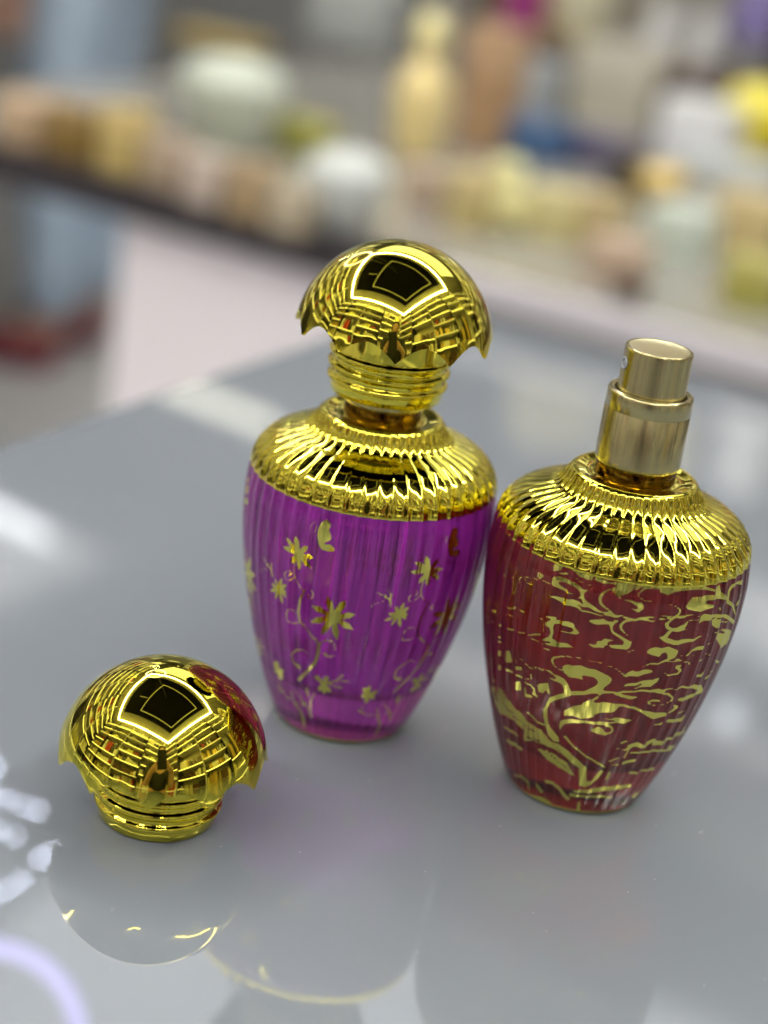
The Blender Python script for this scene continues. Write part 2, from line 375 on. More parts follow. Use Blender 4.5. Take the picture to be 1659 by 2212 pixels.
def flower(f, cx, cy, tips, w_):
    for (x, y) in tips:
        f.stroke([(cx, cy, w_*.8), (cx+(x-cx)*.35, cy+(y-cy)*.35, w_*1.0), (cx+(x-cx)*.7, cy+(y-cy)*.7, w_*1.25), (x, y, w_*.25)])
def purple_foil():
    f = Foil(BP1, (900, 1800, 1.4426))
    st = f.stroke
    st([(375, 600, 5), (370, 650, 6), (378, 690, 7), (405, 735, 9), (430, 762, 10), (408, 810, 15), (396, 880, 18), (408, 935, 12), (450, 990, 12), (490, 1030, 11), (514, 1062, 16), (510, 1110, 22), (490, 1170, 22), (450, 1215, 20), (400, 1265, 22)])
    st([(376, 682, 6), (345, 700, 7), (320, 690, 7), (314, 665, 7), (330, 646, 6), (350, 645, 6), (359, 660, 6), (345, 673, 8)])
    st([(430, 762, 6), (440, 745, 7), (465, 750, 8), (481, 775, 8), (475, 800, 8), (455, 808, 8), (445, 795, 7), (455, 782, 9)])
    st([(402, 940, 6), (370, 945, 9), (335, 930, 9), (325, 895, 9), (340, 865, 8), (365, 868, 8), (381, 885, 8)])
    st([(400, 1192, 30), (365, 1165, 11), (358, 1120, 12), (385, 1095, 11), (420, 1092, 10), (445, 1115, 9)])
    st([(510, 1085, 9), (530, 1050, 9), (565, 1038, 9), (600, 1055, 9), (606, 1095, 9)]); st([(602, 1130, 8), (570, 1136, 10), (546, 1118, 22)])
    st([(252, 690, 5), (245, 650, 6), (238, 600, 6), (225, 570, 4)]); st([(242, 640, 5), (205, 632, 6), (178, 640, 4)]); st([(236, 612, 5), (208, 592, 6), (188, 565, 4)])
    st([(915, 850, 5), (915, 800, 6), (936, 772, 4)]); st([(910, 802, 5), (880, 785, 7), (850, 768, 5)]); st([(905, 802, 5), (860, 795, 6), (820, 790, 4)])
    for i in range(6): st([(795+i*18, 858-i*5, 6)])
    f.poly([(515, 395), (528, 372), (548, 358), (558, 350), (578, 375), (580, 395), (568, 415), (580, 440), (583, 465), (570, 478), (545, 485), (545, 495), (575, 497), (595, 510), (611, 532), (570, 539), (530, 525), (512, 490), (503, 450), (505, 415)])
    st([(500, 370, 4), (485, 365, 4), (470, 385, 4), (462, 415, 4), (470, 440, 4)]); st([(488, 372, 3), (500, 392, 4), (490, 420, 4), (480, 432, 3)])
    flower(f, 398, 550, [(325, 455), (380, 450), (450, 505), (480, 575), (465, 630), (400, 640), (355, 600), (308, 510)], 26)
    flower(f, 285, 750, [(265, 690), (300, 690), (328, 725), (328, 770), (330, 800), (305, 835), (265, 805), (235, 760), (240, 720)], 18)
    flower(f, 595, 910, [(560, 790), (665, 815), (718, 895), (705, 980), (615, 1035), (525, 1005), (468, 935), (475, 845)], 34)
    flower(f, 540, 1290, [(488, 1240), (510, 1325), (545, 1340), (580, 1335), (562, 1245)], 28)
    st([(560, 1285, 12), (610, 1270, 10), (650, 1240, 14)]); st([(610, 1272, 8), (660, 1272, 12), (712, 1275, 6)]); st([(570, 1290, 12), (640, 1310, 12)])
    flower(f, 790, 1350, [(765, 1310), (800, 1300), (850, 1330), (830, 1370), (780, 1400), (758, 1360)], 26)
    st([(350, 1330, 10), (380, 1400, 16), (415, 1460, 18), (430, 1530, 24)]); st([(490, 1340, 8), (465, 1390, 11), (465, 1440, 11)])
    st([(740, 1440, 16), (790, 1465, 10), (860, 1468, 9), (920, 1450, 11), (915, 1500, 16)]); st([(880, 1400, 8), (918, 1450, 14)])
    st([(972, 1350, 8), (962, 1375, 20), (955, 1402, 10)]); st([(290, 1290, 18)]); st([(300, 1330, 12)])
    return [f]
def red_foil():
    A = Foil(BP2, (2100, 2200, 3.318)); B = Foil(BP2, (2500, 2200, 3.318)); C = Foil(BP2, (2100, 2550, 3.318)); D = Foil(BP2, (2500, 2550, 3.318))
    Ee = Foil(BP2, (1880, 2150, 3.6875)); F = Foil(BP2, (1900, 2700, 2.765)); G = Foil(BP2, (1900, 2700, 2.074))
    s = A.stroke
    s([(345, 262, 64), (430, 288, 50), (520, 325, 50), (600, 385, 50), (640, 440, 50), (638, 500, 42), (680, 572, 48), (750, 628, 52), (830, 672, 34), (900, 702, 24), (980, 727, 38), (1060, 750, 38), (1150, 748, 22), (1260, 792, 36), (1330, 800, 30), (1420, 782, 30), (1500, 768, 16), (1600, 756, 14), (1659, 750, 14)])
    s([(345, 262, 64), (285, 272, 78), (282, 318, 84), (330, 360, 48), (400, 402, 34), (460, 445, 18), (550, 485, 13), (615, 522, 12)]); s([(400, 402, 30), (470, 408, 8)])
    s([(650, 425, 30), (730, 405, 18), (802, 394, 6)])
    A.poly([(195, 487), (270, 484), (360, 508), (450, 530), (520, 532), (585, 560), (640, 588), (700, 605), (760, 650), (640, 625), (575, 605), (575, 645), (480, 615), (400, 600), (350, 560), (270, 515)])
    s([(575, 632, 36), (640, 677, 26), (740, 697, 26), (820, 722, 22), (900, 737, 16), (1000, 742, 22), (1070, 755, 22)])
    s([(1060, 742, 26), (1010, 692, 24), (930, 632, 26), (882, 580, 32), (870, 520, 36), (900, 460, 32), (950, 420, 26), (1000, 402, 18), (1040, 425, 20), (1100, 482, 24), (1150, 522, 20), (1250, 548, 26), (1330, 582, 36), (1395, 605, 68), (1405, 640, 76), (1370, 682, 36), (1320, 662, 22), (1210, 632, 5)])
    A.poly([(820, 230), (900, 270), (1000, 300), (1080, 310), (1240, 320), (1320, 330), (1320, 400), (1230, 460), (1120, 482), (1060, 440), (1000, 400), (1080, 370), (1110, 350), (1000, 325), (900, 320), (800, 280)])
    A.poly([(1340, 300), (1400, 310), (1470, 320), (1560, 320), (1560, 348), (1460, 352), (1400, 380), (1330, 420)])
    s([(1560, 378, 18), (1440, 400, 24), (1372, 450, 16), (1378, 500, 14), (1440, 540, 24), (1550, 560, 14)])
    A.poly([(250, 75), (402, 70), (362, 150), (258, 162)]); s([(335, 190, 15), (420, 196, 30), (500, 230, 12)]); s([(560, 262, 20), (620, 312, 20), (700, 345, 22), (762, 340, 15)])
    # foil tongues hanging under the gold shoulder
    A.poly([(500, -40), (640, -40), (800, 0), (1000, 20), (1240, 60), (1659, 90), (1659, 222), (1450, 212), (1420, 242), (1360, 242), (1340, 205), (1262, 262), (1240, 262), (1238, 172), (1000, 148), (990, 225), (940, 240), (850, 192), (792, 190), (782, 280), (700, 270), (600, 232), (520, 140), (522, 100), (630, 48), (600, 30)])
    s([(90, 220, 88), (112, 222, 50)]); s([(0, 262, 8), (100, 290, 9), (230, 345, 10)])
    A.poly([(690, 810), (800, 795), (920, 785), (1060, 800), (1112, 800), (1110, 815), (1060, 850), (1035, 890), (1040, 940), (1110, 990), (1200, 1045), (1260, 1075), (1425, 1095), (1420, 1105), (1280, 1100), (1265, 1150), (1220, 1185), (1120, 1180), (1050, 1170), (980, 1140), (1000, 1122), (1180, 1132), (1182, 1080), (1100, 1020), (1020, 960), (1005, 900), (990, 860), (900, 858), (800, 855)])
    s([(935, 812, 20), (1078, 816, 16)], True)
    A.poly([(700, 1105), (780, 1120), (850, 1115), (800, 1070), (890, 1078), (930, 1045), (1055, 1062), (965, 1090), (970, 1130), (1000, 1150), (905, 1125), (955, 1160), (900, 1165), (780, 1155)])
    s([(1270, 802, 34), (1190, 822, 30), (1142, 870, 32), (1147, 920, 28), (1190, 970, 20), (1250, 1015, 12), (1385, 1025, 6)])
    A.poly([(150, 740), (300, 765), (300, 800), (450, 820), (525, 850), (540, 900), (610, 965), (560, 990), (500, 985), (350, 945), (345, 935), (500, 960), (525, 950), (510, 910), (420, 880), (350, 850), (270, 855), (255, 900), (260, 960), (240, 1040), (300, 1080), (440, 1110), (540, 1168), (440, 1160), (280, 1150), (105, 1110), (110, 1100), (250, 1105), (210, 1080), (105, 1070), (115, 1050), (200, 1020), (225, 970), (210, 900), (150, 860), (155, 835), (235, 800), (220, 780), (150, 765)])
    s([(20, 745, 8), (90, 775, 20), (115, 800, 12)]); s([(110, 1160, 12), (160, 1180, 26), (200, 1195, 26)]); s([(1235, 1215, 12), (1300, 1202, 24), (1395, 1222, 6)])
    s([(125, 800, 10), (130, 900, 10), (125, 960, 14)])
    s = C.stroke
    s([(1200, 370, 26), (1100, 290, 14), (1010, 245, 14), (930, 225, 14), (850, 190, 16), (740, 165, 16), (640, 135, 18), (530, 130, 18), (450, 118, 20), (350, 115, 24), (270, 130, 30), (240, 165, 30), (260, 220, 26), (310, 265, 24), (370, 292, 24)])
    C.poly([(375, 260), (400, 232), (460, 222), (520, 232), (620, 235), (700, 265), (800, 285), (880, 320), (960, 355), (1020, 400), (1025, 430), (1000, 470), (920, 525), (905, 562), (1100, 580), (1180, 565), (1300, 565), (1400, 550), (1540, 550), (1659, 538), (1659, 605), (1560, 580), (1400, 575), (1250, 590), (1140, 595), (1180, 620), (1390, 640), (1360, 655), (1250, 675), (1160, 650), (1100, 645), (1165, 630), (1080, 620), (1040, 600), (900, 600), (860, 625), (850, 605), (780, 600), (620, 620), (480, 625), (385, 660), (280, 690), (220, 720), (180, 800), (180, 900), (200, 1010), (260, 1090), (330, 1180), (340, 1240), (260, 1220), (190, 1130), (150, 1000), (130, 900), (130, 820), (160, 750), (195, 690), (210, 650), (320, 615), (395, 600), (395, 540), (370, 480), (300, 440), (210, 410), (210, 395), (290, 405), (375, 425), (330, 390), (200, 320), (100, 290), (20, 275), (20, 258), (110, 275), (210, 300), (290, 350), (390, 400), (450, 470), (480, 540), (490, 570), (650, 570), (720, 545), (800, 510), (845, 470), (840, 430), (790, 390), (720, 370), (630, 365), (655, 425), (560, 400), (460, 380), (400, 330)])
    C.poly([(1190, 370), (1240, 325), (1300, 300), (1340, 315), (1440, 290), (1510, 290), (1590, 305), (1500, 340), (1350, 375), (1250, 375), (1205, 390)])
    C.poly([(1150, 515), (1220, 475), (1330, 460), (1430, 435), (1540, 420), (1650, 395), (1620, 450), (1520, 510), (1420, 520), (1300, 540), (1200, 535), (1330, 525), (1420, 490), (1410, 470), (1330, 495), (1240, 505)])
    s([(920, 540, 10), (1010, 522, 5)]); s([(1080, 515, 8), (1140, 487, 5)])
    C.poly([(850, 625), (850, 660), (770, 710), (820, 722), (900, 710), (1000, 725), (1180, 740), (1330, 775), (1430, 820), (1560, 850), (1659, 850), (1659, 915), (1560, 930), (1490, 900), (1400, 840), (1300, 800), (1180, 770), (1060, 770), (1115, 775), (1070, 830), (1000, 848), (880, 850), (820, 862), (790, 880), (800, 905), (700, 925), (620, 930), (500, 890), (400, 885), (395, 825), (500, 775), (640, 740), (650, 715), (760, 680)])
    s([(640, 855, 10), (720, 856, 10), (800, 880, 14)], True); s([(500, 905, 8), (600, 912, 8)], True)
    C.poly([(350, 960), (400, 935), (500, 935), (620, 950), (750, 965), (860, 970), (960, 990), (1030, 1030), (1050, 1075), (1020, 1120), (940, 1145), (850, 1130), (750, 1085), (770, 1060), (850, 1035), (920, 1070), (930, 1100), (990, 1110), (1025, 1080), (1000, 1045), (920, 1015), (780, 1000), (650, 985), (500, 985), (400, 1000), (365, 1040), (345, 1080), (335, 1020)])
    C.poly([(920, 930), (1100, 915), (1200, 930), (1340, 950), (1280, 960), (1180, 990), (1090, 985), (980, 995), (860, 965), (980, 975), (1090, 965), (1040, 945)])
    s([(1430, 250, 6), (1520, 215, 18), (1659, 200, 24)]); C.poly([(45, 500), (80, 470), (190, 465), (215, 600), (200, 620), (170, 550), (140, 560), (130, 600), (70, 570)])
    s([(0, 600, 50), (50, 640, 36)]); s([(405, 1165, 26), (470, 1230, 28), (530, 1300, 28)]); s([(1150, 1245, 20), (1210, 1225, 24)]); s([(1510, 1020, 10), (1600, 1010, 24), (1659, 1005, 24)])
    s = B.stroke
    s([(240, 580, 8), (340, 575, 12), (440, 590, 14), (530, 620, 18), (590, 665, 22), (592, 705, 24), (565, 737, 26), (470, 800, 34), (410, 850, 38), (420, 890, 42), (480, 930, 42), (560, 932, 58), (620, 898, 84), (660, 868, 46), (690, 825, 22), (760, 800, 12), (835, 795, 10)]); s([(600, 925, 30), (700, 925, 6)])
    s([(0, 790, 20), (80, 782, 34), (150, 775, 30), (260, 755, 18), (380, 755, 24), (500, 760, 24), (600, 765, 38), (680, 745, 24), (760, 740, 16), (850, 750, 10)]); s([(80, 790, 25), (210, 815, 18), (320, 800, 16), (460, 775, 26)])
    B.poly([(660, 620), (690, 580), (750, 510), (870, 495), (930, 480), (1050, 470), (1055, 380), (1110, 340), (1130, 440), (1200, 480), (1215, 550), (1160, 530), (1080, 525), (950, 550), (920, 590), (1035, 600), (1020, 630), (880, 690), (790, 685), (690, 660)])
    B.poly([(865, 750), (910, 725), (1140, 725), (1200, 730), (1260, 770), (1310, 820), (1280, 860), (1230, 800), (1150, 765), (1020, 770), (990, 800), (900, 815), (835, 850)])
    B.poly([(1010, 790), (1120, 790), (1110, 900), (1060, 905), (1010, 870)]); s([(1120, 820, 24), (1210, 830, 20)])
    B.poly([(1060, 1040), (1100, 930), (1180, 915), (1245, 930), (1240, 1050), (1180, 1120), (1120, 1180), (1100, 1110)]); s([(1110, 955, 40), (1160, 965, 30)], True)
    s([(310, 1020, 8), (370, 1042, 50), (430, 1070, 66), (520, 1100, 62), (600, 1085, 70), (700, 1070, 48), (780, 1058, 33), (840, 1025, 28), (930, 1015, 14), (980, 970, 10), (1080, 960, 16)]); s([(380, 1035, 60), (430, 980, 56), (480, 945, 30)])
    B.poly([(145, 1225), (190, 1180), (270, 1158), (360, 1165), (440, 1150), (550, 1190), (570, 1220), (520, 1290), (430, 1327), (430, 1250), (400, 1225), (350, 1235), (310, 1280), (220, 1260)])
    s([(680, 1260, 28), (740, 1205, 30), (820, 1175, 56), (880, 1160, 56)]); s([(900, 1150, 18), (990, 1105, 12)]); s([(910, 1240, 14), (985, 1255, 18)])
    B.poly([(120, 325), (250, 330), (300, 335), (620, 345), (700, 350), (700, 412), (500, 435), (440, 478), (330, 440), (330, 395), (230, 395), (120, 400)])
    B.poly([(690, 240), (780, 260), (790, 330), (860, 345), (1050, 400), (1040, 430), (900, 400), (700, 410)]); s([(850, 285, 30), (930, 325, 16)])
    B.poly([(0, 120), (1200, 60), (1240, 200), (1000, 205), (900, 225), (770, 240), (690, 235), (500, 240), (130, 212), (90, 250), (30, 255), (0, 205)])
    s([(1215, 560, 50), (1235, 420, 50), (1280, 350, 50), (1340, 320, 30), (1400, 300, 70)]); s([(1215, 560, 50), (1290, 620, 40), (1310, 740, 14)])
    s([(1215, 575, 8), (1175, 600, 10), (1110, 640, 16), (1115, 675, 16), (1160, 665, 18)]); s([(1380, 480, 50), (1330, 600, 40)])
    s = D.stroke
    s([(100, 255, 6), (180, 222, 18), (300, 210, 20), (400, 172, 34), (500, 177, 18), (600, 175, 18), (700, 190, 22), (722, 210, 18), (670, 250, 8)]); s([(540, 160, 24), (620, 135, 10), (700, 132, 5)]); s([(600, 108, 6), (720, 105, 8), (830, 105, 5)])
    s([(600, 240, 26), (555, 256, 56), (598, 300, 30), (560, 345, 26), (440, 362, 28), (385, 330, 10)])
    s([(0, 575, 14), (140, 565, 18), (230, 567, 44), (340, 567, 46), (430, 545, 26), (550, 540, 24), (620, 515, 34), (700, 520, 30), (770, 510, 56), (850, 522, 76), (860, 570, 76), (780, 610, 56), (700, 650, 76), (620, 675, 66), (580, 680, 40)])
    s([(340, 590, 30), (440, 610, 32), (490, 650, 28), (480, 690, 20), (400, 735, 15), (290, 765, 16), (190, 740, 22), (172, 712, 28), (240, 692, 34), (310, 695, 34)])
    D.poly([(0, 785), (100, 820), (260, 848), (410, 850), (405, 890), (280, 925), (210, 925), (110, 860), (0, 805)])
    s([(430, 860, 20), (500, 822, 46), (550, 780, 48), (500, 750, 14)]); s([(560, 860, 30), (650, 835, 20)]); s([(430, 960, 50), (520, 955, 56), (600, 945, 56), (640, 880, 22)]); s([(180, 1022, 12), (270, 1010, 28), (340, 1000, 24), (350, 970, 14)])
    for a in ([(850, 172, 36), (880, 160, 18)], [(820, 370, 38), (860, 365, 38), (900, 310, 26)], [(1050, 170, 26), (1090, 190, 36)], [(780, 800, 56), (800, 760, 36)], [(980, 310, 20), (1030, 310, 20)], [(540, 1150, 46), (620, 1100, 56), (660, 1040, 36)], [(160, 1260, 28), (230, 1220, 54), (300, 1240, 46), (370, 1250, 36)], [(400, 1190, 26), (500, 1180, 28)], [(0, 1270, 56), (120, 1300, 46)], [(450, 1300, 46), (520, 1290, 36)], [(930, 400, 40), (990, 330, 16)], [(680, 985, 36), (690, 960, 20)]): s(a)
    s = Ee.stroke
    for a in ([(370, 200, 24), (410, 250, 30), (450, 295, 8)], [(275, 245, 50)], [(300, 120, 50)], [(370, 385, 46), (390, 425, 46)], [(490, 460, 24), (540, 455, 30)], [(690, 632, 5), (620, 560, 12), (600, 500, 16), (620, 455, 14), (700, 450, 14), (780, 457, 12), (860, 490, 12), (980, 510, 12), (1060, 555, 12)],
              [(690, 460, 24), (700, 510, 20), (760, 560, 18), (810, 575, 8), (790, 545, 6)], [(430, 895, 28), (500, 910, 32), (540, 895, 46)], [(600, 920, 28), (660, 950, 34), (725, 975, 8)], [(420, 990, 22), (520, 1020, 24)], [(190, 1090, 36), (230, 1110, 28)], [(290, 1142, 36), (340, 1155, 36)], [(400, 1190, 26), (515, 1220, 34)], [(570, 1245, 22), (680, 1268, 28)], [(740, 1290, 24), (830, 1285, 30), (910, 1285, 30)], [(750, 1340, 6), (830, 1360, 26), (890, 1385, 26)],
              [(290, 1310, 28), (330, 1330, 32)], [(290, 1380, 32), (340, 1400, 32)], [(540, 1640, 26), (570, 1680, 28)], [(620, 1640, 18), (660, 1670, 18)], [(700, 1710, 26), (760, 1760, 28), (830, 1790, 22)], [(830, 1750, 12), (960, 1790, 16), (1060, 1840, 18), (1150, 1900, 20), (1220, 1940, 24)], [(390, 1780, 36), (500, 1830, 36)], [(530, 1850, 28), (640, 1910, 34)], [(700, 1820, 22), (770, 1860, 22), (780, 1930, 20), (690, 1930, 18)], [(690, 1980, 24), (770, 2020, 26), (820, 2080, 32), (830, 2160, 28)], [(690, 2070, 44), (700, 2160, 60), (780, 2190, 36)], [(220, 1880, 46), (240, 1960, 46)], [(300, 2050, 50), (320, 2130, 50)], [(200, 930, 60), (260, 950, 40)], [(150, 590, 40), (160, 620, 40)]): s(a)
    for a in ([(280, 1520), (350, 1520), (350, 1600), (290, 1590)], [(390, 1520), (460, 1520), (490, 1620), (500, 1690), (430, 1690), (390, 1640)], [(280, 1730), (340, 1730), (350, 1800), (290, 1800)], [(540, 1740), (640, 1760), (640, 1810), (540, 1790)], [(530, 1970), (620, 1970), (635, 2100), (560, 2090), (520, 2030)], [(865, 2020), (900, 1995), (1025, 1995), (1050, 2130), (1030, 2160), (1000, 2090), (965, 2120), (900, 2090)]): Ee.poly(a)
    s = F.stroke
    F.poly([(80, 0), (200, 30), (270, 140), (340, 230), (430, 310), (500, 400), (560, 440), (640, 480), (700, 560), (760, 620), (840, 640), (940, 720), (1060, 830), (1130, 890), (1130, 1040), (1180, 1040), (1240, 970), (1290, 920), (1320, 930), (1260, 1010), (1170, 1080), (1110, 1110), (1050, 1080), (1050, 900), (960, 830), (860, 740), (760, 680), (660, 640), (560, 600), (450, 600), (440, 480), (340, 380), (240, 320), (180, 300), (130, 150)])
    for a in ([(330, 330, 12), (430, 400, 14), (520, 480, 18), (640, 540, 12)], [(600, 620, 12), (760, 700, 18), (900, 800, 20), (1010, 880, 14)], [(220, 180, 20), (300, 280, 24), (380, 340, 12)], [(130, 60, 30), (160, 160, 30)], [(260, 260, 12), (330, 420, 12)], [(500, 420, 10), (500, 580, 12)], [(600, 480, 8), (620, 620, 10)], [(480, 560, 18), (620, 600, 22)], [(760, 640, 12), (860, 720, 16)], [(300, 300, 8), (420, 470, 10)], [(660, 700, 10), (900, 880, 14)], [(720, 720, 8), (940, 930, 10)], [(440, 420, 10), (450, 520, 16)], [(545, 450, 10), (555, 580, 12)], [(650, 500, 8), (680, 590, 12)]): s(a, True)
    for a in ([(480, 280, 14), (530, 330, 26), (600, 390, 26), (670, 430, 24)], [(240, 450, 28), (320, 500, 36), (380, 540, 36)], [(270, 600, 50), (350, 640, 56), (420, 690, 44)], [(900, 555, 28), (950, 620, 28), (1040, 700, 22), (1100, 750, 26), (1200, 810, 22), (1270, 850, 28), (1330, 890, 22)], [(1380, 950, 36), (1350, 1020, 36)], [(340, 970, 26), (430, 990, 36), (500, 1060, 44), (500, 1130, 36)], [(590, 1080, 50), (640, 1150, 56)], [(690, 1040, 50), (760, 1060, 46), (830, 1110, 46), (880, 1180, 56), (930, 1230, 56)],
              [(1000, 1150, 36), (1150, 1150, 56), (1300, 1125, 80), (1450, 1110, 70), (1600, 1090, 56)], [(960, 1190, 50), (1100, 1205, 26), (1300, 1205, 34), (1400, 1220, 18)], [(520, 1200, 56), (640, 1230, 60), (740, 1265, 30)], [(1050, 1280, 46), (1040, 1360, 56)], [(1525, 1265, 56)], [(195, 555, 56)],
              [(1380, 820, 22), (1480, 790, 22)], [(1410, 860, 20), (1480, 860, 22)], [(1530, 840, 46), (1659, 810, 36)], [(1460, 685, 18), (1550, 700, 18), (1590, 680, 36), (1659, 640, 46)], [(1510, 630, 22), (1570, 605, 22)], [(1540, 780, 18), (1590, 690, 22)], [(1620, 950, 28), (1659, 950, 28)]): s(a)
    F.poly([(590, 680), (700, 700), (800, 760), (920, 840), (970, 930), (1010, 990), (930, 950), (850, 900), (740, 830), (660, 760)])
    for a in ([(1200, 710, 26), (1260, 715, 22)], [(1290, 695, 18), (1390, 680, 36)], [(1200, 492, 44), (1260, 480, 44), (1330, 500, 26)], [(1350, 470, 50), (1400, 440, 26)], [(1400, 470, 44), (1480, 465, 44)], [(1210, 550, 18), (1400, 530, 22), (1540, 520, 22)], [(1240, 900, 50), (1280, 860, 36)], [(1570, 400, 36), (1640, 380, 36)], [(1500, 440, 26), (1560, 425, 26)]): G.stroke(a)
    return [A, B, C, D, Ee, F, G]

def bottle(name, loc, glass, liq, foils, reps, gold_z, label, cat):
    root = empty(name, (loc[0], loc[1], 0)); tag(root, label, cat)
    # glass body: closed solid from the foot to the neck
    top = [(r, z) for r, z in zip(sr, sz)]
    prof = [(0., .25)]+[(x, .25) for x in (9., 15.)]+[(r, z) for r, z in zip(rb, zb)]+top[1:]+[(13, 88.6), (10.0, 88.2), (0, 88.2)]
    prof = [(r*MM, z*MM) for r, z in prof]
    zz = np.array([z for _, z in prof])/MM
    th = np.arange(NT)/NT*2*PI
    def f(th_, P_, R):
        return np.maximum(R+((amp(np.clip(P_[:, 1]/MM, 0, 89)))[:, None]*rib(th_)[None]+STRIA[None]*(P_[:, 1] < .074)[:, None])*MM*(R > .0172), 0)
    b = lathe('glass_body', prof, glass, root, NT, f)
    D = np.full((len(zz), NT), 2.)
    i0, i1 = 3, 3+len(zb)
    D[i0:i1] = eval_foil(foils, reps, th, zb)
    D = np.minimum(D, (zz-1.6)[:, None])                      # gold foot ring
    D = np.minimum(D, (gold_z+.6-zz)[:, None])                # under the gold shoulder
    at = b.data.attributes.new('foil', 'FLOAT', 'POINT'); at.data.foreach_set('value', D.astype(np.float32).ravel())
    g_ = np.random.RandomState(len(foils)+3); nz_ = len(zz)
    def sm(a, k):
        kk = np.hanning(k+2)[1:-1]; kk /= kk.sum(); return np.convolve(np.r_[a[-k:], a, a[:k]], kk, 'same')[k:-k]
    fine = np.stack([sm(g_.normal(size=NT), 2) for _ in range(7)]); wide = np.stack([sm(g_.normal(size=NT), 9)*2.2 for _ in range(4)])
    def along(rows, zz_):
        t = np.clip(zz_/89.*(len(rows)-1), 0, len(rows)-1.001); i = t.astype(int); f_ = (t-i)[:, None]; return rows[i]*(1-f_)+rows[i+1]*f_
    K = np.clip(.52+.24*along(fine, zz)+.20*along(wide, zz)+.34*rib(th)[None], 0, 1)  # lacquer streaks, with the shade of the flutes put into the colour
    a2 = b.data.attributes.new('streak_rib_shade', 'FLOAT', 'POINT'); a2.data.foreach_set('value', K.astype(np.float32).ravel())
    # gold shoulder shell, a hair proud of the glass
    off = .12
    g = [(r+off, z) for r, z in zip(rb, zb) if z > gold_z]
    g = [(float(Rz(gold_z))-.02, gold_z-.05), (float(Rz(gold_z))+off*.8, gold_z)]+g
    g += [(r+off, z+off*.6) for r, z in top[1:]]
    g += [(15.3, 89.45), (14.4, 89.35), (13.2, 88.95), (12.0, 88.75), (11.2, 88.7), (10.35, 88.9)]
    g = [(r*MM, z*MM) for r, z in g]
    def f2(th_, P_, R):
        return R+(amp(np.clip(P_[:, 1]/MM, 0, 89)))[:, None]*MM*rib(th_)[None]*(R > .0157)
    lathe('gold_shoulder', g, gold_ribbed, root, NT, f2)
    lathe('neck', [(10.35*MM, 88.6*MM), (10.3*MM, 92.0*MM), (10.0*MM, 92.8*MM), (9*MM, 93.*MM)], gold_neck, root, 96)
    # inner space with the perfume in it
    zi = np.linspace(16.5, 74, 24); ri = Rz(zi)-4.2
    pi_ = [(0, 15.2), (8, 15.1), (14, 15.4), (float(ri[0])-1.2, 15.9)]+[(float(r), float(z)) for r, z in zip(ri, zi)]+[(24, 79), (14, 82), (0, 82.5)]
    lathe('perfume', [(r*MM, z*MM) for r, z in pi_], liq, root, 96)
    return root
b1 = bottle('perfume_bottle', BP1, purple_glass, liq_p, purple_foil(), 6, 72.4, 'purple ribbed perfume bottle with gold flowers and butterflies, wearing its domed gold cap', 'perfume bottle')
b2 = bottle('perfume_bottle', BP2, red_glass, liq_r, red_foil(), 1, 72.9, 'dark red ribbed perfume bottle with gold swirls, uncapped with its gold spray pump showing', 'perfume bottle')

# ---- spray pump (collar, button, nozzle); the purple bottle has one too, hidden in its cap
def pump(root):
    c = [(8.9, 110.2), (9.0, 111.0), (9.5, 111.5), (10.1, 111.45), (10.55, 111.1), (10.7, 110.5), (10.72, 107.0), (10.62, 106.85), (10.62, 106.6), (10.74, 106.45), (10.8, 94.), (10.78, 92.9), (10.6, 92.6), (10.2, 92.6), (10.1, 93.2)]
    lathe('pump_collar', [(r*MM, z*MM) for r, z in reversed(c)], gold_brushed, root, 128)
    lathe('collar_well', [(8.95*MM, 110.4*MM), (8.7*MM, 108.*MM), (0, 107.8*MM)][::-1], mat('dark_gap', (.08, .05, .02), .5), root, 64)
    s = [(0, 121.75), (4, 121.8), (6.8, 121.95), (7.6, 122.2), (8.05, 122.35), (8.32, 122.2), (8.42, 121.8), (8.45, 121.2), (8.6, 109.)]
    bt = lathe('spray_button', [(r*MM, z*MM) for r, z in reversed(s)], gold_brushed, root, 128)
    tp = lathe('button_top', [(r*MM, (z+.03)*MM) for r, z in reversed(s[:4])], gold_brushed_top, bt, 96)
    a = math.radians(195); nz = [(1.6, -.15), (1.6, .18), (1.45, .24), (1.0, .12), (.9, -.1), (.45, -.1), (.42, .08), (.3, .1), (.28, -.3), (0, -.3)]
    no = lathe('nozzle', [(r*MM, h*MM) for r, h in nz], mat('nozzle_plastic', (.38, .42, .5), .25), bt, 48)
    no.matrix_parent_inverse = Matrix.Identity(4)
    R_ = Matrix.Rotation(a, 4, 'Z') @ Matrix.Rotation(PI/2, 4, 'Y')
    no.matrix_local = Matrix.Translation((8.52*MM*math.cos(a), 8.52*MM*math.sin(a), 118.0*MM)) @ R_
pump(b2)
lathe('pump_collar', [(r*MM, z*MM) for r, z in [(9.5, 93.2), (10.2, 92.6), (10.6, 92.6), (10.78, 92.9), (10.8, 94), (10.7, 110), (9, 111)]], gold_brushed, b1, 128)

